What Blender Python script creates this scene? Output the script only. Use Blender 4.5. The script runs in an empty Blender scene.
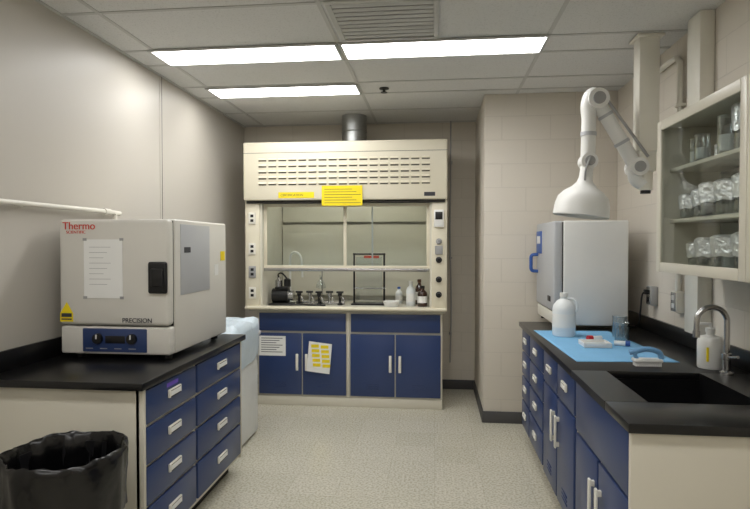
import bpy, bmesh, math, random
from mathutils import Matrix, Vector, noise
random.seed(4)
S = bpy.context.scene
S.view_settings.view_transform = 'Standard'
S.view_settings.look = 'None'

def lin(c):
    c = c/255.0
    return c/12.92 if c <= 0.04045 else ((c+0.055)/1.055)**2.4
def rgb(r, g, b): return (lin(r), lin(g), lin(b), 1)

# ------------------------------------------------------------------ materials
def mat(name, c, rough=0.5, metal=0.0, var=0.06, scale=12.0, bump=0.0, bscale=60.0, spec=0.5, coat=0.0):
    m = bpy.data.materials.new(name); m.use_nodes = True
    nt = m.node_tree; N = nt.nodes; L = nt.links
    p = N['Principled BSDF']
    tc = N.new('ShaderNodeTexCoord')
    nz = N.new('ShaderNodeTexNoise'); nz.inputs['Scale'].default_value = scale
    L.new(tc.outputs['Object'], nz.inputs['Vector'])
    mx = N.new('ShaderNodeMix'); mx.data_type = 'RGBA'
    col = rgb(*c)
    mx.inputs[6].default_value = tuple(v*(1-var) for v in col[:3])+(1,)
    mx.inputs[7].default_value = tuple(min(1, v*(1+var)) for v in col[:3])+(1,)
    L.new(nz.outputs['Fac'], mx.inputs[0]); L.new(mx.outputs[2], p.inputs['Base Color'])
    p.inputs['Roughness'].default_value = rough
    p.inputs['Metallic'].default_value = metal
    p.inputs['Specular IOR Level'].default_value = spec
    p.inputs['Coat Weight'].default_value = coat
    if bump:
        n2 = N.new('ShaderNodeTexNoise'); n2.inputs['Scale'].default_value = bscale
        L.new(tc.outputs['Object'], n2.inputs['Vector'])
        bp = N.new('ShaderNodeBump'); bp.inputs['Strength'].default_value = bump
        bp.inputs['Distance'].default_value = 0.01
        L.new(n2.outputs['Fac'], bp.inputs['Height']); L.new(bp.outputs[0], p.inputs['Normal'])
    return m

def mat_block(name, c):
    m = mat(name, c, 0.6, var=0.03, scale=3)
    nt = m.node_tree; N = nt.nodes; L = nt.links; p = N['Principled BSDF']
    tc = N.new('ShaderNodeTexCoord'); sp = N.new('ShaderNodeSeparateXYZ'); L.new(tc.outputs['Object'], sp.inputs[0])
    ad = N.new('ShaderNodeMath'); L.new(sp.outputs[0], ad.inputs[0]); L.new(sp.outputs[1], ad.inputs[1])
    cb = N.new('ShaderNodeCombineXYZ'); L.new(ad.outputs[0], cb.inputs[0]); L.new(sp.outputs[2], cb.inputs[1])
    br = N.new('ShaderNodeTexBrick'); L.new(cb.outputs[0], br.inputs['Vector'])
    br.inputs['Scale'].default_value = 1; br.inputs['Brick Width'].default_value = 0.405
    br.inputs['Row Height'].default_value = 0.203; br.inputs['Mortar Size'].default_value = 0.004
    br.inputs['Mortar Smooth'].default_value = 0.5
    col = rgb(*c)
    br.inputs['Color1'].default_value = col
    br.inputs['Color2'].default_value = tuple(v*0.985 for v in col[:3])+(1,)
    br.inputs['Mortar'].default_value = tuple(v*0.90 for v in col[:3])+(1,)
    L.new(br.outputs['Color'], p.inputs['Base Color'])
    bp = N.new('ShaderNodeBump'); bp.invert = True; bp.inputs['Strength'].default_value = 0.35; bp.inputs['Distance'].default_value = 0.004
    L.new(br.outputs['Fac'], bp.inputs['Height']); L.new(bp.outputs[0], p.inputs['Normal'])
    return m

def mat_floor():
    m = mat('floor_vinyl', (170, 165, 146), 0.22, var=0.05)
    nt = m.node_tree; N = nt.nodes; L = nt.links; p = N['Principled BSDF']
    tc = N.new('ShaderNodeTexCoord')
    br = N.new('ShaderNodeTexBrick'); L.new(tc.outputs['Object'], br.inputs['Vector'])
    br.offset = 0; br.inputs['Scale'].default_value = 1; br.inputs['Brick Width'].default_value = 0.305; br.inputs['Row Height'].default_value = 0.305
    br.inputs['Mortar Size'].default_value = 0.0012
    br.inputs['Color1'].default_value = rgb(204, 200, 185); br.inputs['Color2'].default_value = rgb(198, 194, 178); br.inputs['Mortar'].default_value = rgb(182, 176, 160)
    nz = N.new('ShaderNodeTexNoise'); nz.inputs['Scale'].default_value = 70; nz.inputs['Detail'].default_value = 5
    L.new(tc.outputs['Object'], nz.inputs['Vector'])
    rp = N.new('ShaderNodeValToRGB'); rp.color_ramp.elements[0].position = 0.38; rp.color_ramp.elements[1].position = 0.58
    rp.color_ramp.elements[0].color = (0.74, 0.73, 0.69, 1); rp.color_ramp.elements[1].color = (1.06, 1.06, 1.06, 1)
    L.new(nz.outputs['Fac'], rp.inputs[0])
    mx = N.new('ShaderNodeMix'); mx.data_type = 'RGBA'; mx.blend_type = 'MULTIPLY'; mx.inputs[0].default_value = 1
    L.new(br.outputs['Color'], mx.inputs[6]); L.new(rp.outputs[0], mx.inputs[7]); L.new(mx.outputs[2], p.inputs['Base Color'])
    return m

def mat_ceiling():
    m = mat('ceiling_tile', (200, 199, 193), 0.9, var=0.03)
    nt = m.node_tree; N = nt.nodes; L = nt.links; p = N['Principled BSDF']
    tc = N.new('ShaderNodeTexCoord')
    nz = N.new('ShaderNodeTexNoise'); nz.inputs['Scale'].default_value = 120; nz.inputs['Detail'].default_value = 3
    L.new(tc.outputs['Object'], nz.inputs['Vector'])
    rp = N.new('ShaderNodeValToRGB'); rp.color_ramp.elements[0].position = 0.3; rp.color_ramp.elements[1].position = 0.45
    rp.color_ramp.elements[0].color = rgb(196, 196, 194); rp.color_ramp.elements[1].color = rgb(214, 214, 213)
    L.new(nz.outputs['Fac'], rp.inputs[0]); L.new(rp.outputs[0], p.inputs['Base Color'])
    return m

def mat_emit(name, c, s):
    m = bpy.data.materials.new(name); m.use_nodes = True
    nt = m.node_tree; N = nt.nodes; L = nt.links; N.clear()
    o = N.new('ShaderNodeOutputMaterial'); e = N.new('ShaderNodeEmission')
    tc = N.new('ShaderNodeTexCoord'); ck = N.new('ShaderNodeTexChecker'); ck.inputs['Scale'].default_value = 60
    ck.inputs['Color1'].default_value = c; ck.inputs['Color2'].default_value = tuple(v*0.9 for v in c[:3])+(1,)
    L.new(tc.outputs['Object'], ck.inputs[0]); L.new(ck.outputs[0], e.inputs[0])
    e.inputs[1].default_value = s; L.new(e.outputs[0], o.inputs[0])
    return m

def mat_glass(name, tint=(0.93, 0.96, 0.95), gl=0.1, rough=0.03, edge=.6):
    m = bpy.data.materials.new(name); m.use_nodes = True
    nt = m.node_tree; N = nt.nodes; L = nt.links; N.clear()
    o = N.new('ShaderNodeOutputMaterial'); t = N.new('ShaderNodeBsdfTransparent'); g = N.new('ShaderNodeBsdfGlossy')
    lw = N.new('ShaderNodeLayerWeight'); lw.inputs[0].default_value = 0.35
    mm = N.new('ShaderNodeMath'); mm.operation = 'MULTIPLY_ADD'; mm.inputs[1].default_value = edge; mm.inputs[2].default_value = gl
    L.new(lw.outputs['Facing'], mm.inputs[0])
    t.inputs[0].default_value = (*tint, 1); g.inputs['Roughness'].default_value = rough
    mx = N.new('ShaderNodeMixShader'); L.new(mm.outputs[0], mx.inputs[0]); L.new(t.outputs[0], mx.inputs[1]); L.new(g.outputs[0], mx.inputs[2])
    L.new(mx.outputs[0], o.inputs[0])
    return m

M_wallL = mat('painted_wall_smooth', (192, 187, 178), 0.42, var=0.02, scale=1.5)
M_block = mat_block('painted_block', (212, 205, 193))
M_floor = mat_floor(); M_ceil = mat_ceiling()
M_tbar = mat('ceiling_grid_white', (188, 188, 186), 0.5, var=0.02)
M_base = mat('rubber_baseboard', (72, 71, 72), 0.5)
M_beige = mat('cabinet_enamel_beige', (210, 205, 190), 0.35, var=0.02, scale=3)
M_hood = mat('hood_enamel', (222, 215, 194), 0.35, var=0.02, scale=3)
M_liner = mat('hood_liner', (212, 208, 194), 0.5, var=0.03, scale=3)
M_navy = mat('navy_enamel', (44, 62, 106), 0.32, var=0.05, scale=5)
M_black = mat('black_epoxy_top', (18, 18, 19), 0.28, var=0.2, scale=20)
M_blk = mat('black_plastic', (18, 18, 20), 0.4)
M_dark = mat('dark_gap', (40, 38, 34), 0.8)
M_slot = mat('louver_shadow_metal', (96, 91, 80), 0.7)
M_vent = mat('vent_core_grey', (84, 84, 84), 0.7)
M_cream = mat('cream_plastic', (228, 225, 214), 0.35, var=0.02)
M_white = mat('white_plastic', (230, 230, 227), 0.35, var=0.02)
M_paper = mat('paper', (234, 234, 231), 0.8, var=0.02)
M_ink = mat('ink', (60, 60, 64), 0.8)
M_oven = mat('oven_enamel', (212, 209, 201), 0.35, var=0.02)
M_grey = mat('grey_panel', (158, 158, 158), 0.4, var=0.03)
M_lgrey = mat('light_grey_enamel', (182, 184, 187), 0.4, var=0.03)
M_red = mat('red_ink', (200, 60, 40), 0.5)
M_yel = mat('yellow_label', (240, 215, 20), 0.6)
M_blue = mat('blue_plastic', (50, 90, 165), 0.4)
M_pad = mat('absorbent_pad_blue', (125, 182, 224), 0.85, bump=0.3, bscale=90)
M_steel = mat('stainless_steel', (190, 190, 190), 0.25, 1.0, var=0.05)
M_galv = mat('galvanised_steel', (170, 172, 172), 0.35, 1.0, var=0.15, scale=30)
M_foil = mat('aluminium_foil', (240, 240, 243), 0.35, 0.85, bump=1.0, bscale=45)
M_bag = mat('black_bag_plastic', (8, 8, 9), 0.25, bump=0.5, bscale=12)
M_wbag = mat('white_bin_plastic', (222, 224, 223), 0.4, bump=0.15, bscale=8)
M_bbag = mat('pale_blue_liner', (200, 214, 224), 0.35, bump=0.9, bscale=18)
M_jug = mat('translucent_hdpe', (228, 232, 233), 0.35, var=0.02)
M_wtop = mat('hood_worktop', (186, 183, 170), 0.4, var=0.05)
M_cabin = mat('cabinet_interior', (120, 118, 114), 0.6)
M_amber = mat('amber_glass', (52, 26, 14), 0.1, coat=0.5)
M_brown = mat('brown_rubber', (90, 60, 40), 0.6)
M_light = mat_emit('fluorescent_diffuser', (1.0, 0.99, 0.97, 1), 16)
M_lamp = mat_emit('hood_lamp_tube', (1.0, 0.98, 0.93, 1), 10)
M_glass = mat_glass('sash_glass', gl=0.04, edge=.3)
M_cglass = mat_glass('cabinet_glass', tint=(0.9, 0.92, 0.91), gl=0.02, edge=.12)
M_bglass = mat_glass('borosilicate_glass', tint=(0.9, 0.93, 0.94), gl=0.12)

# ------------------------------------------------------------------ builder
class B:
    def __init__(s, name):
        s.name = name; s.bm = bmesh.new(); s.mats = []
    def mi(s, m):
        if m not in s.mats: s.mats.append(m)
        return s.mats.index(m)
    def box(s, x0, x1, y0, y1, z0, z1, m, bev=0.0, seg=2):
        if x0 > x1: x0, x1 = x1, x0
        if y0 > y1: y0, y1 = y1, y0
        if z0 > z1: z0, z1 = z1, z0
        k = s.mi(m); bm = s.bm
        v = [bm.verts.new(p) for p in ((x0,y0,z0),(x1,y0,z0),(x1,y1,z0),(x0,y1,z0),(x0,y0,z1),(x1,y0,z1),(x1,y1,z1),(x0,y1,z1))]
        fs = []
        for q in ((3,2,1,0),(4,5,6,7),(0,1,5,4),(1,2,6,5),(2,3,7,6),(3,0,4,7)):
            f = bm.faces.new([v[i] for i in q]); f.material_index = k; fs.append(f)
        if bev > 0:
            bev = min(bev, 0.45*min(x1-x0, y1-y0, z1-z0))
            es = list({e for f in fs for e in f.edges})
            bmesh.ops.bevel(bm, geom=es, offset=bev, segments=seg, profile=0.5, affect='EDGES', material=k)
        return s
    def poly(s, pts, m):
        f = s.bm.faces.new([s.bm.verts.new(p) for p in pts]); f.material_index = s.mi(m); return s
    def prism(s, pts, vec, m):
        k = s.mi(m); bm = s.bm; vec = Vector(vec)
        a = [bm.verts.new(p) for p in pts]; b = [bm.verts.new(Vector(p)+vec) for p in pts]
        fs = [bm.faces.new(a), bm.faces.new(b[::-1])]
        n = len(a)
        for i in range(n): fs.append(bm.faces.new([a[i], a[(i+1) % n], b[(i+1) % n], b[i]]))
        for f in fs: f.material_index = k
        return s
    def lathe(s, prof, m, c=(0,0,0), seg=32, M=None, wob=None):
        k = s.mi(m); bm = s.bm; T = Matrix.Translation(c) @ (M or Matrix.Identity(4))
        rings = []
        for j, (r, z) in enumerate(prof):
            if r < 1e-6: rings.append([bm.verts.new(T @ Vector((0, 0, z)))]); continue
            ring = []
            for i in range(seg):
                a = 2*math.pi*i/seg; rr, zz = r, z
                if wob: rr, zz = wob(j, a, r, z)
                ring.append(bm.verts.new(T @ Vector((rr*math.cos(a), rr*math.sin(a), zz))))
            rings.append(ring)
        for A, C in zip(rings, rings[1:]):
            if len(A) == 1 and len(C) == 1: continue
            for i in range(seg):
                j = (i+1) % seg
                if len(A) == 1: q = [A[0], C[j], C[i]]
                elif len(C) == 1: q = [A[i], A[j], C[0]]
                else: q = [A[i], A[j], C[j], C[i]]
                f = bm.faces.new(q); f.material_index = k
        return s
    def cyl(s, p0, p1, r, m, r2=None, seg=24):
        p0 = Vector(p0); p1 = Vector(p1); d = p1-p0; l = d.length
        R = d.to_track_quat('Z', 'Y').to_matrix().to_4x4()
        r2 = r if r2 is None else r2
        return s.lathe([(0, 0), (r, 0), (r2, l), (0, l)], m, c=p0, seg=seg, M=R)
    def tube(s, pts, r, m, seg=12, smooth=True):
        P = [Vector(p) for p in pts]
        if smooth and len(P) > 2:
            Q = []
            E = [P[0]*2-P[1]] + P + [P[-1]*2-P[-2]]
            for i in range(1, len(E)-2):
                for t in range(6):
                    t /= 6
                    a, b, c, d = E[i-1:i+3]
                    Q.append(0.5*((2*b)+(c-a)*t+(2*a-5*b+4*c-d)*t*t+(3*b-a-3*c+d)*t**3))
            Q.append(P[-1]); P = Q
        k = s.mi(m); bm = s.bm; rings = []; up = None
        for i, p in enumerate(P):
            t = (P[min(i+1, len(P)-1)]-P[max(i-1, 0)]).normalized()
            if up is None: up = t.orthogonal().normalized()
            up = (up-t*up.dot(t)).normalized(); w = t.cross(up)
            rings.append([bm.verts.new(p+r*(math.cos(2*math.pi*j/seg)*up+math.sin(2*math.pi*j/seg)*w)) for j in range(seg)])
        for A, C in zip(rings, rings[1:]):
            for j in range(seg):
                f = bm.faces.new([A[j], A[(j+1) % seg], C[(j+1) % seg], C[j]]); f.material_index = k
        for R in (rings[0][::-1], rings[-1]):
            f = bm.faces.new(R); f.material_index = k
        return s
    def text(s, txt, size, origin, ux, uy, m, ext=0.0006):
        cu = bpy.data.curves.new('t', 'FONT'); cu.body = txt; cu.size = size; cu.extrude = ext
        o = bpy.data.objects.new('t', cu); S.collection.objects.link(o)
        bpy.context.view_layer.update()
        me = bpy.data.meshes.new_from_object(o.evaluated_get(bpy.context.evaluated_depsgraph_get()))
        ux = Vector(ux); uy = Vector(uy); uz = ux.cross(uy)
        Mx = Matrix((ux, uy, uz)).transposed().to_4x4(); Mx.translation = origin
        me.transform(Mx)
        n0 = len(s.bm.faces); s.bm.from_mesh(me); s.bm.faces.ensure_lookup_table(); k = s.mi(m)
        for f in s.bm.faces[n0:]: f.material_index = k
        bpy.data.objects.remove(o); bpy.data.curves.remove(cu); bpy.data.meshes.remove(me)
        return s
    def done(s, angle=38, recalc=True, xf=None):
        if recalc: bmesh.ops.recalc_face_normals(s.bm, faces=s.bm.faces[:])
        for f in s.bm.faces: f.smooth = True
        me = bpy.data.meshes.new(s.name); s.bm.to_mesh(me); s.bm.free()
        for m in s.mats: me.materials.append(m)
        me.set_sharp_from_angle(angle=math.radians(angle))
        o = bpy.data.objects.new(s.name, me); S.collection.objects.link(o)
        if xf: o.matrix_world = xf
        return o

# ------------------------------------------------------------------ room
XL, XR, YB, YF, ZC = -2.09, 1.52, 6.0, -2.4, 2.83
PX, PY = 0.42, 4.9      # pier corner
B('floor').box(XL-.1, XR+.1, YF-.1, YB+.1, -.1, 0, M_floor).done()
b = B('ceiling'); b.box(XL-.1, XR+.1, YF-.1, YB+.1, ZC, ZC+.1, M_ceil)
gx = [-1.86, -.62, .69]
gy = [3.56-.61*i for i in range(1, 10)] + [3.56, 3.86, 4.43, 4.76, 5.35, 5.94]
for x in gx: b.box(x-.012, x+.012, YF, YB, ZC-.004, ZC, M_tbar)
for y in gy:
    if y > YF: b.box(XL, XR, y-.012, y+.012, ZC-.005, ZC, M_tbar)
b.box(XL, XL+.022, YF, YB, ZC-.006, ZC, M_tbar)
b.done()
b = B('wall_left'); b.box(XL-.1, XL, YF, YB, 0, ZC, M_wallL)
for y in (4.1, 1.5): b.box(XL, XL+.004, y-.014, y+.014, 0, ZC, M_wallL); b.box(XL, XL+.005, y+.014, y+.02, 0, ZC, M_dark)
b.done()
B('wall_back').box(XL-.1, XR+.1, YB, YB+.1, 0, ZC, M_block).done()
B('wall_right').box(XR, XR+.1, YF, YB, 0, ZC, M_block).done()
B('wall_front').box(XL-.1, XR+.1, YF-.1, YF, 0, ZC, M_block).done()
B('wall_pier').box(PX, XR, PY, YB, 0, ZC, M_block, .006).done()
B('baseboard_back').box(XL, PX-.012, YB-.012, YB, 0, .1, M_base, .003).done()
B('baseboard_pier').box(PX-.012, XR, PY-.012, PY, 0, .1, M_base, .003).box(PX-.012, PX, PY, YB, 0, .1, M_base).done()
B('baseboard_left').box(XL, XL+.012, YF, YB-.012, 0, .1, M_base, .003).done()
B('baseboard_right').box(XR-.012, XR, YF, PY-.012, 0, .1, M_base, .003).done()

# ------------------------------------------------------------------ ceiling fixtures
def ceil_light(x0, x1, y0, y1):
    b = B('ceiling_light'); z = ZC-.005
    b.box(x0, x1, y0, y1, z-.006, z, M_light)
    for q in ((x0-.02, x1+.02, y0-.02, y0), (x0-.02, x1+.02, y1, y1+.02), (x0-.02, x0, y0, y1), (x1, x1+.02, y0, y1)):
        b.box(*q, z-.012, z, M_tbar, .002)
    b.done()
ceil_light(-1.87, -.645, 3.55, 3.83); ceil_light(-.595, .68, 3.55, 3.83)
for (x0, x1) in ((-1.84, -.645), (-.595, .665)):
    ceil_light(x0, x1, 1.1, 1.36)
    ceil_light(x0, x1, -1.2, -.94)
ceil_light(-1.86, -.64, 4.46, 4.73)
b = B('ceiling_air_vent'); x0, x1, y0, y1 = -.585, .02, 2.92, 3.50; z = ZC-.005
for q in ((x0, x1, y0, y0+.03), (x0, x1, y1-.03, y1), (x0, x0+.03, y0+.03, y1-.03), (x1-.03, x1, y0+.03, y1-.03)): b.box(*q, z-.012, z, M_tbar, .003)
b.box(x0+.03, x1-.03, y0+.03, y1-.03, z-.002, z, M_vent)
for i in range(9):
    y = y0+.045+i*.056
    b.prism([(x0+.03, y, z-.003), (x0+.03, y+.028, z-.010), (x0+.03, y+.030, z-.012), (x0+.03, y, z-.006)], (x1-x0-.06, 0, 0), M_tbar)
b.done()
B('fire_sprinkler').lathe([(0, 0), (.04, 0), (.04, -.008), (.012, -.012), (.012, -.03), (.028, -.034), (.028, -.038), (0, -.04)], M_blk, c=(-.42, 4.62, ZC-.0005), seg=20).done()

# ------------------------------------------------------------------ cabinetry helpers
def pull(b, pl, sc, zc, w=.11, h=.042):
    b.box(*pl(sc-w/2, sc+w/2, .018, .032), zc-h/2, zc+h/2, M_cream, .006)
    b.box(*pl(sc-w/2+.014, sc+w/2-.014, .032, .0335), zc-h/2+.009, zc+h/2-.012, M_paper)
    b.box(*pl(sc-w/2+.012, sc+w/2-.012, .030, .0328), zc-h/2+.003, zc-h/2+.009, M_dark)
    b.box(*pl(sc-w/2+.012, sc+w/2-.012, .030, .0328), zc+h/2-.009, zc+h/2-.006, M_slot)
def drawer(b, pl, s0, s1, z0, z1, handle=True, w=.11):
    b.box(*pl(s0+.012, s1-.012, 0, .018), z0+.009, z1-.009, M_navy, .004)
    if handle: pull(b, pl, (s0+s1)/2, (z0+z1)/2+.01, w)
def vhandle(b, pl, sc, z0, z1):
    b.box(*pl(sc-.013, sc+.013, .032, .044), z0, z1, M_cream, .006)
    for z in (z0+.02, z1-.02): b.box(*pl(sc-.009, sc+.009, .016, .034), z-.012, z+.012, M_cream, .003)
def door(b, pl, s0, s1, z0, z1, hs=None, hz=(.42, .60), louv=True):
    b.box(*pl(s0+.006, s1-.006, 0, .018), z0+.006, z1-.006, M_navy, .004)
    if hs is not None: vhandle(b, pl, hs, *hz)
    if louv:
        c = (s0+s1)/2
        for i in range(3): b.box(*pl(c-.06, c+.06, .017, .022), z0+.07+i*.022, z0+.078+i*.022, M_navy, .002)

# ------------------------------------------------------------------ left bench
b = B('lab_bench'); XF = -1.32
pl = lambda s0, s1, o0, o1: (XF+o0, XF+o1, s0, s1)
b.box(XL+.016, XF, 2.38, 3.66, .1, .895, M_beige, .004)
b.box(XL+.016, XF-.07, 2.40, 3.64, 0, .1, M_dark)
b.box(XF-.02, XF+.018, 2.38, 2.40, .1, .895, M_beige, .002)
b.box(XF-.02, XF+.018, 3.645, 3.66, .1, .895, M_beige, .002)
b.box(XL+.002, XF+.035, 2.34, 3.70, .895, .93, M_black, .004)
b.box(XL+.002, XL+.022, 2.34, 3.70, .93, 1.03, M_black, .003)
rows = [(.715, .89), (.53, .715), (.34, .53), (.125, .34)]
for z0, z1 in rows:
    drawer(b, pl, 2.395, 2.945, z0, z1, w=.13); drawer(b, pl, 2.945, 3.65, z0, z1, w=.14)
b.box(*pl(2.60, 2.72, .0181, .0188), .845, .865, mat('tape_label', (110, 80, 190), .6))
b.done()

# ------------------------------------------------------------------ right bench (with sink)
b = B('lab_bench'); XF = .70
pl = lambda s0, s1, o0, o1: (XF-o1, XF-o0, s0, s1)
XW = XR-.014
YN = 2.01
b.box(XF, XW, 2.86, 4.50, .1, .895, M_beige, .004)
b.box(XF, XW, YN+.035, 2.86, .1, .64, M_beige)
b.box(XF, XF+.02, YN+.035, 2.86, .64, .895, M_beige)
b.box(XF-.02, XW, YN+.01, YN+.035, .1, .895, M_beige, .002)
b.box(XF+.07, XW, YN+.04, 4.48, 0, .1, M_dark)
sx0, sx1, sy0, sy1 = .83, 1.26, 2.28, 2.82
X0 = XF-.035
b.box(X0, XR-.002, sy1, 4.54, .895, .93, M_black, .004)
b.box(X0, XR-.002, YN-.01, sy0, .895, .93, M_black, .004)
b.box(X0, sx0, sy0, sy1, .895, .93, M_black)
b.box(sx1, XR-.002, sy0, sy1, .895, .93, M_black)
b.box(XR-.022, XR-.002, YN-.01, 4.54, .93, 1.03, M_black, .003)
b.box(sx0-.012, sx0, sy0-.012, sy1+.012, .68, .895, M_black)
b.box(sx1, sx1+.012, sy0-.012, sy1+.012, .68, .895, M_black)
b.box(sx0, sx1, sy0-.012, sy0, .68, .895, M_black)
b.box(sx0, sx1, sy1, sy1+.012, .68, .895, M_black)
b.box(sx0-.012, sx1+.012, sy0-.012, sy1+.012, .66, .68, M_black)
b.lathe([(0, .004), (.035, .004), (.045, 0)], M_steel, c=((sx0+sx1)/2, 2.5, .6805), seg=20)
for z0, z1 in rows:
    drawer(b, pl, 4.14, 4.49, z0, z1); drawer(b, pl, 3.63, 4.14, z0, z1)
for s0, s1 in ((3.22, 3.62), (2.82, 3.22)): drawer(b, pl, s0, s1, .69, .89)
door(b, pl, 3.225, 3.61, .115, .69, 3.275); door(b, pl, 2.83, 3.215, .115, .69, 3.165)
drawer(b, pl, YN+.035, 2.81, .64, .89, handle=False)
door(b, pl, 2.43, 2.80, .115, .64, 2.475, hz=(.36, .54)); door(b, pl, YN+.04, 2.42, .115, .64, 2.375, hz=(.36, .54))
b.done()

# ------------------------------------------------------------------ fume hood
b = B('fume_hood'); HX0, HX1, HYF = -1.80, .11, 5.18; HB = YB-.02
YFc = 5.24
pl = lambda s0, s1, o0, o1: (s0, s1, YFc-o1, YFc-o0)
b.box(-1.70, .07, YFc, HB, .02, .90, M_beige, .004)
b.box(-1.70, .07, YFc+.01, HB, 0, .02, M_dark)
b.box(-1.70, .07, YFc-.012, YFc, .0, .085, M_beige, .004)
b.box(-.825, -.805, YFc-.012, YFc, .085, .9, M_beige, .002)
for a0, a1 in ((-1.69, -.83), (-.80, .06)):
    b.box(*pl(a0+.01, a1-.01, 0, .018), .715, .885, M_navy, .004)
    m_ = (a0+a1)/2
    door(b, pl, a0, m_, .10, .70, m_-.045, (.34, .50)); door(b, pl, m_, a1, .10, .70, m_+.045, (.34, .50))
b.box(HX0+.02, HX1-.02, YFc-.03, HB, .90, .945, M_wtop, .006)
b.box(HX0, HX1, HYF-.04, HYF+.06, .925, .955, M_hood, .012, 3)
for a0, a1, i0, i1 in ((HX0, HX0+.14, HX0+.14, HX0+.16), (HX1-.14, HX1, HX1-.16, HX1-.14)):
    b.box(a0, a1, HYF, HYF+.10, .945, 1.955, M_hood, .008)
    b.box(a0, a0+.02, HYF+.10, HB, .945, 2.5, M_hood) if a0 == HX0 else b.box(a1-.02, a1, HYF+.10, HB, .945, 2.5, M_hood)
    b.box(i0, i1, HYF+.02, HB, .945, 2.45, M_liner)
b.box(HX0+.02, HX1-.02, HB-.02, HB, .945, 2.48, M_liner)
for z0, z1 in ((1.0, 1.28), (1.31, 1.75), (1.78, 2.2)): b.box(HX0+.17, HX1-.17, HB-.09, HB-.08, z0, z1, M_liner)
b.box(HX0+.16, HX1-.16, HYF+.12, HB-.02, 2.38, 2.40, M_liner)
b.box(HX0+.02, HX1-.02, HYF+.06, HB, 2.48, 2.50, M_hood)
b.box(-1.4, -.3, 5.42, 5.50, 2.33, 2.36, M_lamp)
b.box(HX0, HX1, HYF-.05, HYF+.06, 1.955, 2.50, M_hood, .012, 3)
b.box(HX0, HX1, HYF-.0515, HYF-.05, 2.397, 2.401, M_slot)
b.box(HX0+.02, HX1-.02, HYF-.02, HYF+.06, 1.93, 1.955, M_dark)
fy = HYF-.05
for r in range(5):
    z = 2.335-r*.056
    for c in range(17):
        x = HX0+.15+c*.0955
        b.box(x, x+.074, fy-.001, fy+.002, z-.016, z+.002, M_slot)
        b.prism([(x, fy, z+.014), (x, fy-.013, z-.002), (x, fy-.011, z-.005), (x, fy, z+.006)], (.074, 0, 0), M_hood)
b.box(-1.045, -.665, fy-.0165, fy-.0155, 1.90, 2.085, M_yel)
b.box(-1.46, -1.12, fy-.0025, fy-.0005, 1.975, 2.03, M_yel)
for i in range(6): b.box(-1.02, -.72+.04*((i*7) % 3-1), fy-.0175, fy-.0168, 2.05-i*.025, 2.054-i*.025, M_ink)
b.text('CERTIFICATION', .03, (-1.44, fy-.003, 1.992), (1, 0, 0), (0, 0, 1), M_ink)
b.box(-.10, .0, fy-.002, fy, 1.985, 2.02, M_ink)
# sash
sy = HYF+.085
ax0, ax1 = HX0+.16, HX1-.16
b.box(ax0, ax1, sy-.014, sy+.014, 1.90, 1.955, M_hood, .003)
b.box(ax0, ax1, sy-.024, sy+.018, 1.285, 1.315, M_steel, .006)
b.box(ax0, ax1, sy-.016, sy+.014, 1.315, 1.34, M_hood, .003)
for x in (ax0, -.865, ax1-.03): b.box(x, x+.03, sy-.012, sy+.012, 1.34, 1.90, M_hood, .003)
for x0, x1 in ((ax0+.03, -.865), (-.835, ax1-.03)): b.box(x0, x1, sy-.003, sy+.003, 1.34, 1.90, M_glass)
b.box(-.60, -.585, sy+.02, sy+.03, 1.34, 1.90, M_lgrey, .002)
# controls on posts
for z in (1.79, 1.50, 1.28, 1.08):
    b.box(HX0+.035, HX0+.105, HYF-.012, HYF, z-.055, z+.055, M_cream if z != 1.28 else M_grey, .004)
    for dz in (-.022, .022): b.box(HX0+.055, HX0+.085, HYF-.014, HYF-.011, z+dz-.013, z+dz+.013, M_blk, .003)
b.box(HX1-.12, HX1-.03, HYF-.03, HYF, 1.70, 1.86, M_white, .01)
b.box(HX1-.108, HX1-.042, HYF-.033, HYF-.029, 1.77, 1.84, M_blk, .003)
for z in (1.57, 1.40, 1.22, 1.08):
    b.lathe([(0, 0), (.028, 0), (.028, .01), (.018, .014), (.016, .04), (0, .042)], M_blk if z < 1.5 else M_grey, c=(HX1-.075, HYF, z), M=Matrix.Rotation(math.pi/2, 4, 'X'), seg=20)
b.box(HX1-.11, HX1-.04, HYF-.012, HYF, 1.45, 1.53, M_grey, .004)
# papers taped to the doors
b.box(-1.68, -1.42, YFc-.0205, YFc-.0185, .475, .665, M_paper)
for i in range(7): b.box(-1.66, -1.45-.03*(i % 3), YFc-.0215, YFc-.0206, .64-i*.022, .646-i*.022, M_ink)
b.prism([(-1.21, YFc-.0455, .34), (-.99, YFc-.0455, .315), (-.965, YFc-.0455, .60), (-1.185, YFc-.0455, .625)], (0, .001, 0), M_paper)
for i in range(5):
    for j in range(2):
        x = -1.165+j*.092+.004*i; z = .565-i*.045-.008*j
        b.box(x, x+.074, YFc-.0470, YFc-.0458, z, z+.030, M_yel)
b.done()

B('exhaust_duct').lathe([(.0, 0), (.15, 0), (.15, .03), (.125, .03), (.125, .16), (.13, .165), (.125, .17), (.125, .328), (0, .328)], M_galv, c=(-.81, 5.6, 2.501), seg=40).done(30)

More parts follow.
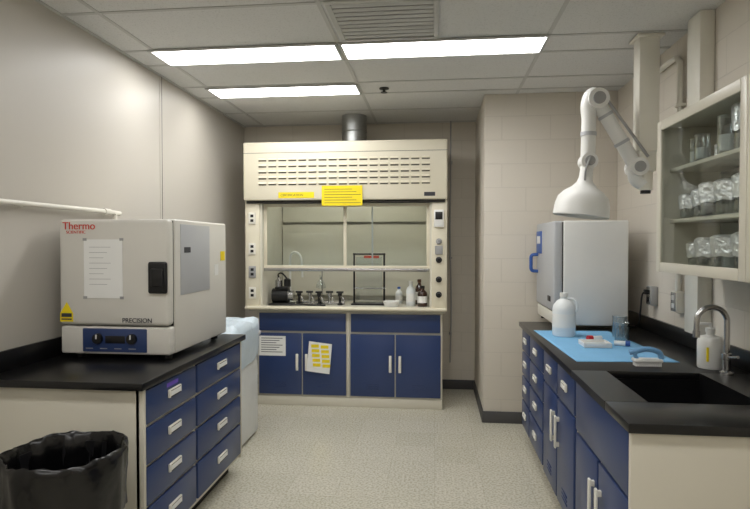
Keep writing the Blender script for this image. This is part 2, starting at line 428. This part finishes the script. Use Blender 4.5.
# things inside the hood
WT = .9455
b = B('vacuum_pump'); x, y = -1.50, 5.42
b.box(x-.11, x+.11, y-.07, y+.07, WT, WT+.02, M_blk, .005)
b.cyl((x-.10, y, WT+.09), (x+.06, y, WT+.09), .07, M_blk); b.cyl((x+.06, y, WT+.09), (x+.11, y, WT+.09), .05, M_steel)
b.box(x-.07, x+.06, y-.05, y+.05, WT+.15, WT+.18, M_blk, .008)
b.lathe([(0, 0), (.034, 0), (.036, .06), (.02, .07), (.018, .09), (0, .09)], M_steel, c=(x-.04, y, WT+.18), seg=20)
b.lathe([(0, 0), (.034, 0), (.034, .07), (.02, .08), (0, .085)], M_blk, c=(x+.045, y, WT+.178), seg=20)
b.tube([(x-.04, y, WT+.26), (x-.04, y-.02, WT+.30), (x+.0, y-.03, WT+.31), (x+.045, y, WT+.255)], .008, M_blk)
b.done()
b = B('gas_valve_manifold')
for i, x in enumerate((-1.34, -1.24, -1.14, -1.04, -.93)):
    y = 5.44+.03*(i % 2)
    b.lathe([(0, 0), (.026, 0), (.026, .01), (.012, .014), (.012, .085), (.022, .09), (.022, .115), (0, .115)], M_steel if i % 2 else M_blk, c=(x, y, WT), seg=16)
    b.cyl((x-.035, y, WT+.125), (x+.035, y, WT+.125), .010, M_blk, seg=10)
    b.tube([(x, y, WT+.07), (x+.03, y-.03, WT+.075), (x+.05, y-.05, WT+.035)], .008, M_steel, 8)
b.box(-1.38, -.89, 5.475, 5.49, WT, WT+.03, M_steel, .004)
b.done()
b = B('flask_stand'); x, y = -1.16, 5.66
b.box(x-.08, x+.08, y-.06, y+.06, WT, WT+.015, M_blk, .004)
b.cyl((x, y+.03, WT+.012), (x, y+.03, WT+.36), .007, M_steel, seg=10)
b.cyl((x, y+.03, WT+.25), (x, y-.03, WT+.25), .006, M_blk, seg=8)
b.lathe([(.014, .14), (.014, .10), (.03, .075), (.048, .04), (.05, .01), (0, .0)], M_bglass, c=(x, y-.03, WT+.14), seg=24)
b.done()
b = B('lab_support_frame'); x0, x1, y = -.80, -.50, 5.52
b.box(x0-.02, x1+.02, y-.09, y+.09, WT, WT+.015, M_blk, .004)
for x in (x0, x1): b.cyl((x, y, WT+.015), (x, y, WT+.51), .010, M_blk, seg=12)
for z in (.16, .36, .50): b.cyl((x0-.012, y, WT+z), (x1+.012, y, WT+z), .009, M_blk if z == .5 else M_steel, seg=12)
b.box(x0+.02, x1-.02, y-.012, y-.008, WT+.02, WT+.47, M_bglass)
b.box(x0+.1, x1-.05, y-.016, y-.013, WT+.46, WT+.485, M_red)
b.done()
def bottle(name, x, y, z, r, h, m, cap):
    b = B(name)
    b.lathe([(0, 0), (r*.95, 0), (r, r*.1), (r, h*.6), (r*.85, h*.7), (r*.4, h*.8), (r*.38, h*.88), (0, h*.88)], m, c=(x, y, z), seg=24)
    b.lathe([(0, 0), (r*.45, 0), (r*.45, h*.12), (0, h*.125)], cap, c=(x, y, z+h*.875), seg=20)
    b.lathe([(r*1.01, h*.18), (r*1.01, h*.5)], M_paper, c=(x, y, z), seg=24)
    return b.done()
bottle('reagent_bottle', -.235, 5.46, WT, .045, .24, M_jug, M_white)
bottle('reagent_bottle', -.12, 5.40, WT, .048, .20, M_amber, M_blk)
bottle('reagent_bottle', -.155, 5.58, WT, .04, .25, M_amber, M_brown)
bottle('reagent_bottle', -.36, 5.62, WT, .035, .17, M_jug, M_blue)
b = B('hose_loop')
b.tube([(-1.50, 5.70, WT+.006), (-1.50, 5.70, WT+.3), (-1.49, 5.68, 1.42), (-1.43, 5.66, 1.46), (-1.38, 5.68, 1.40), (-1.37, 5.7, 1.2)], .012, M_white)
b.lathe([(0, 0), (.035, 0), (.03, .015), (.015, .02)], M_white, c=(-1.50, 5.70, WT), seg=20)
b.done()
b = B('rubber_tubing')
b.tube([(-1.62, 5.38, WT+.009), (-1.60, 5.31, WT+.009), (-1.45, 5.29, WT+.009), (-1.30, 5.34, WT+.009), (-1.20, 5.32, WT+.009), (-1.05, 5.31, WT+.009)], .008, M_blk); b.done()
b = B('drying_dish'); b.lathe([(0, .004), (.06, .004), (.075, .05), (.08, .05), (.064, 0), (0, 0)], M_white, c=(-.42, 5.38, WT), seg=28); b.done()

# ------------------------------------------------------------------ lab oven
b = B('laboratory_oven'); x0, x1, y0, y1, z0, z1 = -1.995, -1.375, 2.78, 3.58, .962, 1.68
b.box(x0, x1, y0+.07, y1, z0, z1, M_oven, .012, 3)
b.box(x0+.004, x1-.002, y0, y0+.064, z0+.155, z1-.002, M_oven, .022, 4)
b.box(x0+.01, x1-.01, y0+.06, y0+.074, z0+.15, z1-.01, M_dark)
b.box(x0+.004, x1-.002, y0+.012, y0+.07, z0, z0+.148, M_oven, .012, 3)
b.box(x0+.13, x0+.49, y0+.007, y0+.02, z0+.012, z0+.138, M_navy, .006)
for dx in (.22, .41):
    b.lathe([(0, 0), (.028, 0), (.026, .018), (0, .02)], M_blk, c=(x0+dx, y0+.008, z0+.085), M=Matrix.Rotation(math.pi/2, 4, 'X'), seg=24)
    b.box(x0+dx-.003, x0+dx+.003, y0-.0155, y0-.011, z0+.085, z0+.108, M_white)
b.box(x0+.26, x0+.37, y0+.004, y0+.008, z0+.06, z0+.10, M_blk, .002)
for i in range(4): b.box(x0+.15+i*.08, x0+.19+i*.08, y0+.0055, y0+.007, z0+.03, z0+.034, M_grey)
b.box(x1-.108, x1-.006, y0-.022, y0+.002, 1.29, 1.455, M_blk, .014, 4)
b.box(x1-.085, x1-.02, y0-.034, y0-.021, 1.325, 1.42, M_blk, .008, 3)
b.box(x0+.15, x0+.365, y0-.003, y0-.001, 1.262, 1.572, M_paper)
b.box(x0+.162, x0+.353, y0-.0036, y0-.003, 1.275, 1.56, M_paper)
for i in range(8): b.box(x0+.18, x0+.30-.02*(i % 3), y0-.0042, y0-.0036, 1.53-.028*i, 1.532-.028*i, M_grey)
for qx, qz in ((.145, 1.565), (.35, 1.565), (.145, 1.258), (.35, 1.258)): b.box(x0+qx, x0+qx+.022, y0-.0046, y0-.0037, qz, qz+.014, M_grey)
b.text('Thermo', .056, (x0+.03, y0-.001, 1.625), (1, 0, 0), (0, 0, 1), M_red, .002)
b.text('SCIENTIFIC', .022, (x0+.05, y0-.001, 1.603), (1, 0, 0), (0, 0, 1), M_red, .001)
b.text('PRECISION', .034, (x0+.36, y0-.001, 1.135), (1, 0, 0), (0, 0, 1), M_ink, .002)
b.prism([(x0+.012, y0-.002, 1.135), (x0+.085, y0-.002, 1.135), (x0+.085, y0-.002, 1.18), (x0+.05, y0-.002, 1.24), (x0+.012, y0-.002, 1.18)], (0, .001, 0), M_yel)
b.box(x0+.02, x0+.078, y0-.0035, y0-.0025, 1.145, 1.152, M_ink); b.box(x0+.02, x0+.078, y0-.0035, y0-.0025, 1.16, 1.18, M_ink)
b.box(x1, x1+.003, y0+.13, y0+.52, 1.27, 1.655, M_lgrey, .001)
b.box(x1+.003, x1+.0045, y0+.17, y0+.25, 1.50, 1.53, M_ink); b.box(x1, x1+.002, y1-.1, y1-.03, 1.44, 1.50, M_yel)
b.box(x1, x1+.002, y0+.6, y0+.66, 1.35, 1.42, M_white)
for fx in (x0+.06, x1-.06):
    for fy_ in (y0+.1, y1-.06): b.cyl((fx, fy_, .9305), (fx, fy_, z0+.003), .022, M_blk, seg=16)
b.done()

# wall pipe
b = B('wall_pipe'); px = XL+.035
b.tube([(px, .2, 1.75), (px, 2.0, 1.75), (px, 3.36, 1.75), (px, 3.41, 1.735), (px, 3.42, 1.69), (px, 3.42, 1.04)], .014, M_cream)
b.cyl((px, 3.30, 1.75), (px, 3.36, 1.75), .020, M_cream); b.cyl((px, 3.42, 1.62), (px, 3.42, 1.68), .020, M_cream)
for y in (1.4, 2.6): b.box(XL, px, y-.012, y+.012, 1.735, 1.765, M_cream)
b.done()

# ------------------------------------------------------------------ bins
def wob_bag(j, a, r, z):
    k = .012 if j < 3 else .014
    return r*(1+.010*math.sin(11*a+j)+.010*math.sin(23*a+2*j)) + k*noise.noise(Vector((4*math.cos(a), 4*math.sin(a), z*8))), z+.006*math.sin(5*a+j*.5)+.006*noise.noise(Vector((6*math.cos(a), 6*math.sin(a), j)))*(1 if j > 0 else 0)
b = B('trash_can'); cx, cy = -1.445, 2.05
b.lathe([(0, 0), (.18, 0), (.185, .01), (.210, .67), (.215, .68), (.215, .70), (.205, .70), (.175, .02), (0, .02)], M_blk, c=(cx, cy, 0), seg=48)
b.lathe([(.214, .48), (.220, .56), (.225, .64), (.228, .71), (.226, .735), (.216, .742), (.206, .73), (.198, .65), (.19, .48), (.18, .30), (.14, .2), (0, .18)], M_bag, c=(cx, cy, 0), seg=110, wob=wob_bag)
b.done(75)
b = B('waste_bin')
b.box(-1.97, -1.44, 3.83, 4.47, .001, .86, M_wbag, .045, 5)
b.box(-1.985, -1.425, 3.815, 4.485, .80, .84, M_wbag, .015, 3)
seg = 90; prof = [(1.0, .62), (1.02, .70), (1.035, .79), (1.045, .87), (1.02, .925), (.90, .95), (.74, .935), (.55, .955), (.3, .935), (0.01, .945)]
k = b.mi(M_bbag); rings = []
for j, (s_, z) in enumerate(prof):
    R = []
    for i in range(seg):
        a = 2*math.pi*i/seg; ca, sa = math.cos(a), math.sin(a); e = .28
        x = math.copysign(abs(ca)**e, ca)*.275; y = math.copysign(abs(sa)**e, sa)*.335
        n = noise.noise(Vector((x*11, y*11, j*.6))); n2 = noise.noise(Vector((x*24+5, y*24, j*.4)))
        zz = z+.045*n+.015*n2
        if j == 0: zz = z+.07*n+.02*math.sin(9*a)
        b_ = s_+.035*n+.012*n2+(.0 if j > 3 else .01)
        R.append(b.bm.verts.new((-1.705+x*b_, 4.15+y*b_, zz)))
    rings.append(R)
for A, C in zip(rings, rings[1:]):
    for i in range(seg):
        f = b.bm.faces.new([A[i], A[(i+1) % seg], C[(i+1) % seg], C[i]]); f.material_index = k
b.done(60)

# ------------------------------------------------------------------ incubator on right bench
b = B('laboratory_incubator'); x0, x1, y0, y1, z0, z1 = .85, 1.37, 4.15, 4.84, .958, 1.715
b.box(x0+.07, x1, y0, y1, z0, z1, M_white, .012, 3)
b.box(x0, x0+.064, y0+.002, y1-.002, z0+.10, z1-.002, M_lgrey, .014, 3)
b.box(x0+.06, x0+.074, y0+.012, y1-.012, z0+.1, z1-.01, M_dark)
b.box(x0+.01, x0+.07, y0+.002, y1-.002, z0, z0+.093, M_cream, .01)
b.box(x0-.006, x0+.002, y1-.24, y1-.03, 1.47, 1.65, M_blue, .003)
b.box(x0-.0075, x0-.006, y1-.20, y1-.07, 1.55, 1.61, M_white)
b.tube([(x0, y1-.07, 1.46), (x0-.05, y1-.07, 1.45), (x0-.055, y1-.07, 1.39), (x0-.05, y1-.07, 1.33), (x0, y1-.07, 1.32)], .014, M_blue)
b.box(x0-.004, x0+.002, y0+.1, y0+.2, 1.12, 1.16, M_blk, .001)
for fx in (x0+.05, x1-.05):
    for fy_ in (y0+.06, y1-.06): b.cyl((fx, fy_, .9305), (fx, fy_, z0+.003), .02, M_blk, seg=14)
b.done()

# ------------------------------------------------------------------ bench-top items
CT = .9305
b = B('absorbent_bench_pad')
n = 24; k = b.mi(M_pad); G = []
c00, c10, c11, c01 = Vector((.70, 4.08)), Vector((1.22, 4.10)), Vector((1.27, 3.06)), Vector((.74, 3.02))
for i in range(n+1):
    row = []
    for j in range(n+1):
        u, v = i/n, j/n
        p = (c00*(1-u)+c10*u)*(1-v)+(c01*(1-u)+c11*u)*v
        row.append(b.bm.verts.new((p.x, p.y, CT+.0012+.0012*abs(noise.noise(Vector((p.x*9, p.y*5, 0)))))))
    G.append(row)
for i in range(n):
    for j in range(n):
        f = b.bm.faces.new([G[i][j], G[i][j+1], G[i+1][j+1], G[i+1][j]]); f.material_index = k
o = b.done(80); md = o.modifiers.new('s', 'SOLIDIFY'); md.thickness = .0015; md.offset = -1
PT = CT+.0027
b = B('plastic_jug'); x, y = .86, 3.86
b.lathe([(0, 0), (.068, 0), (.074, .008), (.074, .175), (.068, .205), (.045, .235), (.024, .248), (.022, .27), (0, .27)], M_jug, c=(x, y, PT), seg=32)
b.lathe([(0, 0), (.027, 0), (.027, .026), (0, .028)], M_white, c=(x, y, PT+.262), seg=24)
b.tube([(x+.02, y-.01, PT+.252), (x+.06, y-.03, PT+.245), (x+.078, y-.035, PT+.205), (x+.072, y-.03, PT+.165)], .009, M_jug)
b.lathe([(.0748, .06), (.0748, .15)], M_paper, c=(x, y, PT), seg=32)
b.done()
def beaker(b, x, y, z, r, h, m=M_bglass):
    b.lathe([(0, .002), (r*.94, .002), (r, .01), (r, h-.01), (r*1.06, h), (r*.98, h-.003), (r*.95, h-.01), (r*.95, .012), (0, .006)], m, c=(x, y, z), seg=28)
b = B('glass_beaker'); beaker(b, 1.17, 3.66, PT, .042, .12); b.done()
b = B('glass_beaker'); beaker(b, 1.21, 3.83, PT, .045, .14); b.done()
b = B('plastic_pipette_tray')
b.box(.88, 1.04, 3.42, 3.56, PT, PT+.006, M_white, .003)
for q in ((.88, .886, 3.42, 3.56), (1.034, 1.04, 3.42, 3.56), (.886, 1.034, 3.42, 3.426), (.886, 1.034, 3.554, 3.56)): b.box(*q, PT+.006, PT+.028, M_white, .002)
b.cyl((.90, 3.46, PT+.016), (1.02, 3.50, PT+.016), .009, M_jug, seg=12)
b.done()
b = B('red_capped_vial')
b.cyl((.99, 3.66, PT+.016), (1.05, 3.68, PT+.016), .016, M_jug, seg=20); b.cyl((.96, 3.65, PT+.018), (.99, 3.66, PT+.018), .018, mat('red_plastic', (200, 35, 45), .4), seg=20)
b.done()
b = B('blue_capped_vial')
b.cyl((1.08, 3.52, PT+.015), (1.14, 3.50, PT+.015), .015, M_jug, seg=20); b.cyl((1.14, 3.50, PT+.017), (1.165, 3.492, PT+.017), .017, M_blue, seg=20)
b.done()
M_brb = mat('brush_handle_blue', (110, 160, 205), .4)
b = B('scrub_brush')
b.box(1.00, 1.14, 2.93, 2.985, CT+.02, CT+.038, M_white, .007, 3)
for i in range(14):
    for j in range(4): b.cyl((1.01+i*.0092, 2.938+j*.013, CT), (1.01+i*.0092, 2.938+j*.013, CT+.022), .0032, M_white, seg=6)
b.tube([(1.14, 2.957, CT+.036), (1.125, 2.957, CT+.07), (1.07, 2.957, CT+.085), (1.02, 2.96, CT+.075), (.985, 2.965, CT+.065)], .014, M_brb)
b.tube([(1.02, 2.957, CT+.036), (1.01, 2.957, CT+.055), (1.02, 2.957, CT+.074)], .010, M_brb)
b.done()
b = B('gooseneck_faucet'); x, y = 1.372, 2.80
b.lathe([(0, 0), (.03, 0), (.03, .012), (.018, .02), (.018, .07), (.022, .075), (.022, .10), (.012, .105), (.012, .12), (0, .12)], M_steel, c=(x, y, CT), seg=24)
pts = [(x, y, CT+.1), (x, y, CT+.24)]+[(x-.068+.068*math.cos(a), y, CT+.25+.068*math.sin(a)) for a in (0.3, .7, 1.1, 1.57, 2.0, 2.5, 2.9)]+[(x-.137, y, CT+.20)]
b.tube(pts, .013, M_steel, 16); b.cyl((x-.137, y, CT+.175), (x-.137, y, CT+.205), .016, M_steel)
b.tube([(x, y-.015, CT+.085), (x+.005, y-.05, CT+.09), (x+.005, y-.09, CT+.10)], .007, M_steel)
b.done()
b = B('soap_dispenser_bottle'); x, y = 1.365, 2.945
b.lathe([(0, 0), (.054, 0), (.058, .006), (.058, .135), (.05, .155), (.018, .165), (.018, .18), (0, .18)], mat('brushed_canister', (222, 222, 218), .3, .15), c=(x, y, CT), seg=32)
b.lathe([(0, 0), (.022, 0), (.022, .02), (.006, .024), (.006, .04), (0, .04)], M_white, c=(x, y, CT+.178), seg=20)
b.box(x-.05, x+.008, y-.008, y+.008, CT+.214, CT+.226, M_white, .003)
b.box(x-.040, x-.030, y-.055, y-.046, CT+.04, CT+.11, M_yel, .002)
b.done()

# ------------------------------------------------------------------ wall cabinet with glassware
b = B('wall_cabinet'); cx0, cx1, cy0, cy1, cz0, cz1 = 1.19, XR-.001, 1.50, 3.18, 1.40, 2.20
b.box(cx0+.022, cx1, cy0, cy1, cz0, cz0+.03, M_beige, .003); b.box(cx0+.022, cx1, cy0, cy1, cz1-.03, cz1, M_beige, .003)
b.box(cx0+.022, cx1, cy0, cy0+.02, cz0+.03, cz1-.03, M_beige); b.box(cx0+.022, cx1, cy1-.02, cy1, cz0+.03, cz1-.03, M_beige)
b.box(cx1-.012, cx1, cy0+.02, cy1-.02, cz0+.03, cz1-.03, M_cabin)
for z in (1.66, 1.93): b.box(cx0+.06, cx1-.012, cy0+.02, cy1-.02, z, z+.018, M_beige, .002)
for d0, d1 in ((cy0+.002, 2.298), (2.302, cy1-.002)):
    fw = .05
    b.box(cx0, cx0+.02, d0, d0+fw, cz0, cz1, M_beige, .004); b.box(cx0, cx0+.02, d1-fw, d1, cz0, cz1, M_beige, .004)
    b.box(cx0, cx0+.02, d0+fw, d1-fw, cz0, cz0+fw, M_beige, .004); b.box(cx0, cx0+.02, d0+fw, d1-fw, cz1-fw, cz1, M_beige, .004)
    b.box(cx0+.008, cx0+.012, d0+fw, d1-fw, cz0+fw, cz1-fw, M_cglass)
b.done()
b = B('foil_wrapped_glassware')
def wobf(j, a, r, z): return r*(1+.05*math.sin(9*a+j)+.03*math.sin(17*a)), z+.003*math.sin(7*a)
for z, items in ((1.6785, ((2.36, .055, .17), (2.50, .058, .16), (2.64, .055, .15), (2.77, .05, .15), (2.90, .05, .13), (3.03, .045, .12))),
                 (1.4305, ((2.34, .06, .16), (2.49, .06, .16), (2.65, .06, .15), (2.80, .052, .14), (2.95, .05, .12))),
                 (1.9485, ((2.40, .05, .19), (2.53, .05, .19), (2.66, .045, .17), (2.88, .035, .13), (3.0, .03, .13)))):
    for i, (y, r, h) in enumerate(items):
        x = 1.30+.012*((i*5) % 3-1)
        beaker(b, x, y, z, r, h, M_bglass)
        if z < 1.9 or i < 2:
            b.lathe([(r*1.1, h*.42), (r*1.13, h*.7), (r*1.12, h*.98), (r*.9, h*1.04), (r*.4, h*1.05), (0, h*1.06)], M_foil, c=(x, y, z), seg=28, wob=wobf)
        else:
            b.lathe([(0, .012), (r*.9, .012), (r*.9, h*.5), (0, h*.5)], M_jug, c=(x, y, z), seg=20)
        x2 = x+.13; b.lathe([(0, 0), (r*.9, 0), (r*.9, h*.8), (0, h*.85)], M_foil if i % 2 == 0 else M_jug, c=(x2, y+.03, z), seg=20)
b.done()

# ------------------------------------------------------------------ extraction arm
b = B('fume_extraction_arm'); ax, ay = 1.30, 3.65
b.box(ax-.06, ax+.06, ay-.055, ay+.055, 2.12, ZC-.001, M_cream, .006)
b.box(ax-.08, ax+.08, ay-.08, ay+.08, ZC-.02, ZC-.006, M_cream, .004)
b.box(ax-.055, ax+.05, ay-.05, ay+.05, 1.99, 2.13, M_cream, .015, 3)
b.cyl((ax, ay, 1.88), (ax, ay, 2.0), .042, M_cream); b.cyl((ax, ay, 1.86), (ax, ay, 1.885), .03, M_blk)
J1 = Vector((1.24, ay-.02, 2.02)); J2 = Vector((.995, ay-.03, 2.44)); J3 = Vector((.945, ay-.03, 2.06))
def joint(p, r, w=.06):
    b.cyl(p-Vector((0, w, 0)), p+Vector((0, w, 0)), r, M_white, seg=28)
    b.cyl(p-Vector((0, w+.012, 0)), p-Vector((0, w, 0)), r*.6, M_grey, seg=24)
b.tube([(ax, ay, 1.93), (1.27, ay, 1.93), (1.235, ay-.01, 1.96), J1+Vector((-.01, 0, .03))], .042, M_white, 18)
joint(J1, .055)
b.cyl(J1, J2, .043, M_white, seg=24)
b.cyl(J1+Vector((.05, -.05, .06)), J2+Vector((.055, -.05, -.02)), .009, M_grey, seg=12)
joint(J2, .062)
b.tube([J2+Vector((.02, 0, .02)), J2+Vector((-.03, 0, .03)), J2+Vector((-.05, 0, -.03)), J2+Vector((-.045, 0, -.1))], .045, M_white, 18)
b.cyl(J2+Vector((-.045, 0, -.05)), J3, .043, M_white, seg=24)
joint(J3, .05, .05)
for t in (.35, .75):
    p = J1.lerp(J2, t); q = J1.lerp(J2, t+.04); b.cyl(p, q, .048, M_lgrey, seg=24)
p = (J2+Vector((-.045, 0, -.05))).lerp(J3, .45); q = (J2+Vector((-.045, 0, -.05))).lerp(J3, .52); b.cyl(p, q, .048, M_lgrey, seg=24)
T = Matrix.Rotation(math.radians(7), 4, 'Y')
b.lathe([(.038, .0), (.04, -.10), (.05, -.13), (.075, -.16), (.12, -.19), (.15, -.225), (.163, -.27), (.168, -.34), (.160, -.345), (.156, -.27), (.14, -.225), (.11, -.20), (.035, -.15)], M_white, c=J3, seg=48, M=T)
b.tube([J3+Vector((-.03, -.05, -.12)), J3+Vector((-.03, -.08, -.05)), J3+Vector((.0, -.06, .02))], .007, M_grey, 8)
b.done()

# ------------------------------------------------------------------ conduits, outlets, cords
b = B('wall_conduit'); x = XR-.025
b.tube([(x, 3.64, 1.26), (x, 3.64, 2.2), (x, 3.64, 2.60), (x, 3.66, 2.68), (x, 3.74, 2.71), (x, 3.95, 2.71)], .017, M_cream)
b.tube([(x, 3.95, 2.71), (x, 4.0, 2.72), (x, 4.02, 2.76), (x, 4.02, 2.82)], .017, M_cream)
for z in (1.5, 2.0, 2.4): b.box(x-.02, XR, 3.612, 3.668, z-.01, z+.01, M_cream, .003)
b.done()
b = B('pipe_chase'); b.box(1.44, XR-.001, 3.26, 3.42, 1.04, ZC-.001, M_cream, .006); b.done()
def outlet(y, z, m=M_cream):
    b = B('electrical_outlet'); b.box(XR-.05, XR-.0005, y-.04, y+.04, z-.065, z+.065, m, .005)
    b.box(XR-.054, XR-.05, y-.034, y+.034, z-.058, z+.058, M_steel, .002)
    for dz in (-.025, .025): b.box(XR-.057, XR-.054, y-.016, y+.016, z+dz-.015, z+dz+.015, M_white if m is M_cream else M_blk, .004)
    b.done()
outlet(3.64, 1.19); outlet(4.05, 1.19, M_grey)
b = B('power_cord')
b.tube([(1.463, 4.05, 1.215), (1.43, 4.05, 1.20), (1.42, 4.06, 1.08), (1.42, 4.10, .98), (1.41, 4.3, .94), (1.43, 4.5, .94)], .006, M_blk)
b.box(1.44, 1.463, 4.033, 4.067, 1.198, 1.232, M_blk, .005); b.done()
b = B('hanging_cable'); b.tube([(.16, 5.92, ZC-.002), (.16, 5.92, 2.2), (.155, 5.92, 1.6), (.17, 5.92, .9), (.16, 5.92, .3)], .008, M_grey, 8)
for z in (2.4, 1.4, .6): b.box(.148, .178, 5.92, YB, z-.01, z+.01, M_grey)
b.done()

# ------------------------------------------------------------------ world + camera
w = bpy.data.worlds.new('World'); S.world = w; w.use_nodes = True
w.node_tree.nodes['Background'].inputs[0].default_value = (.8, .85, .9, 1); w.node_tree.nodes['Background'].inputs[1].default_value = .05
cam = bpy.data.cameras.new('camera'); cam.lens = 26.88; cam.sensor_width = 36; cam.clip_start = .05
co = bpy.data.objects.new('camera', cam); S.collection.objects.link(co)
co.location = (0, 0, 1.55); co.rotation_euler = (math.radians(90-1.12), 0, math.radians(6.12))
S.camera = co
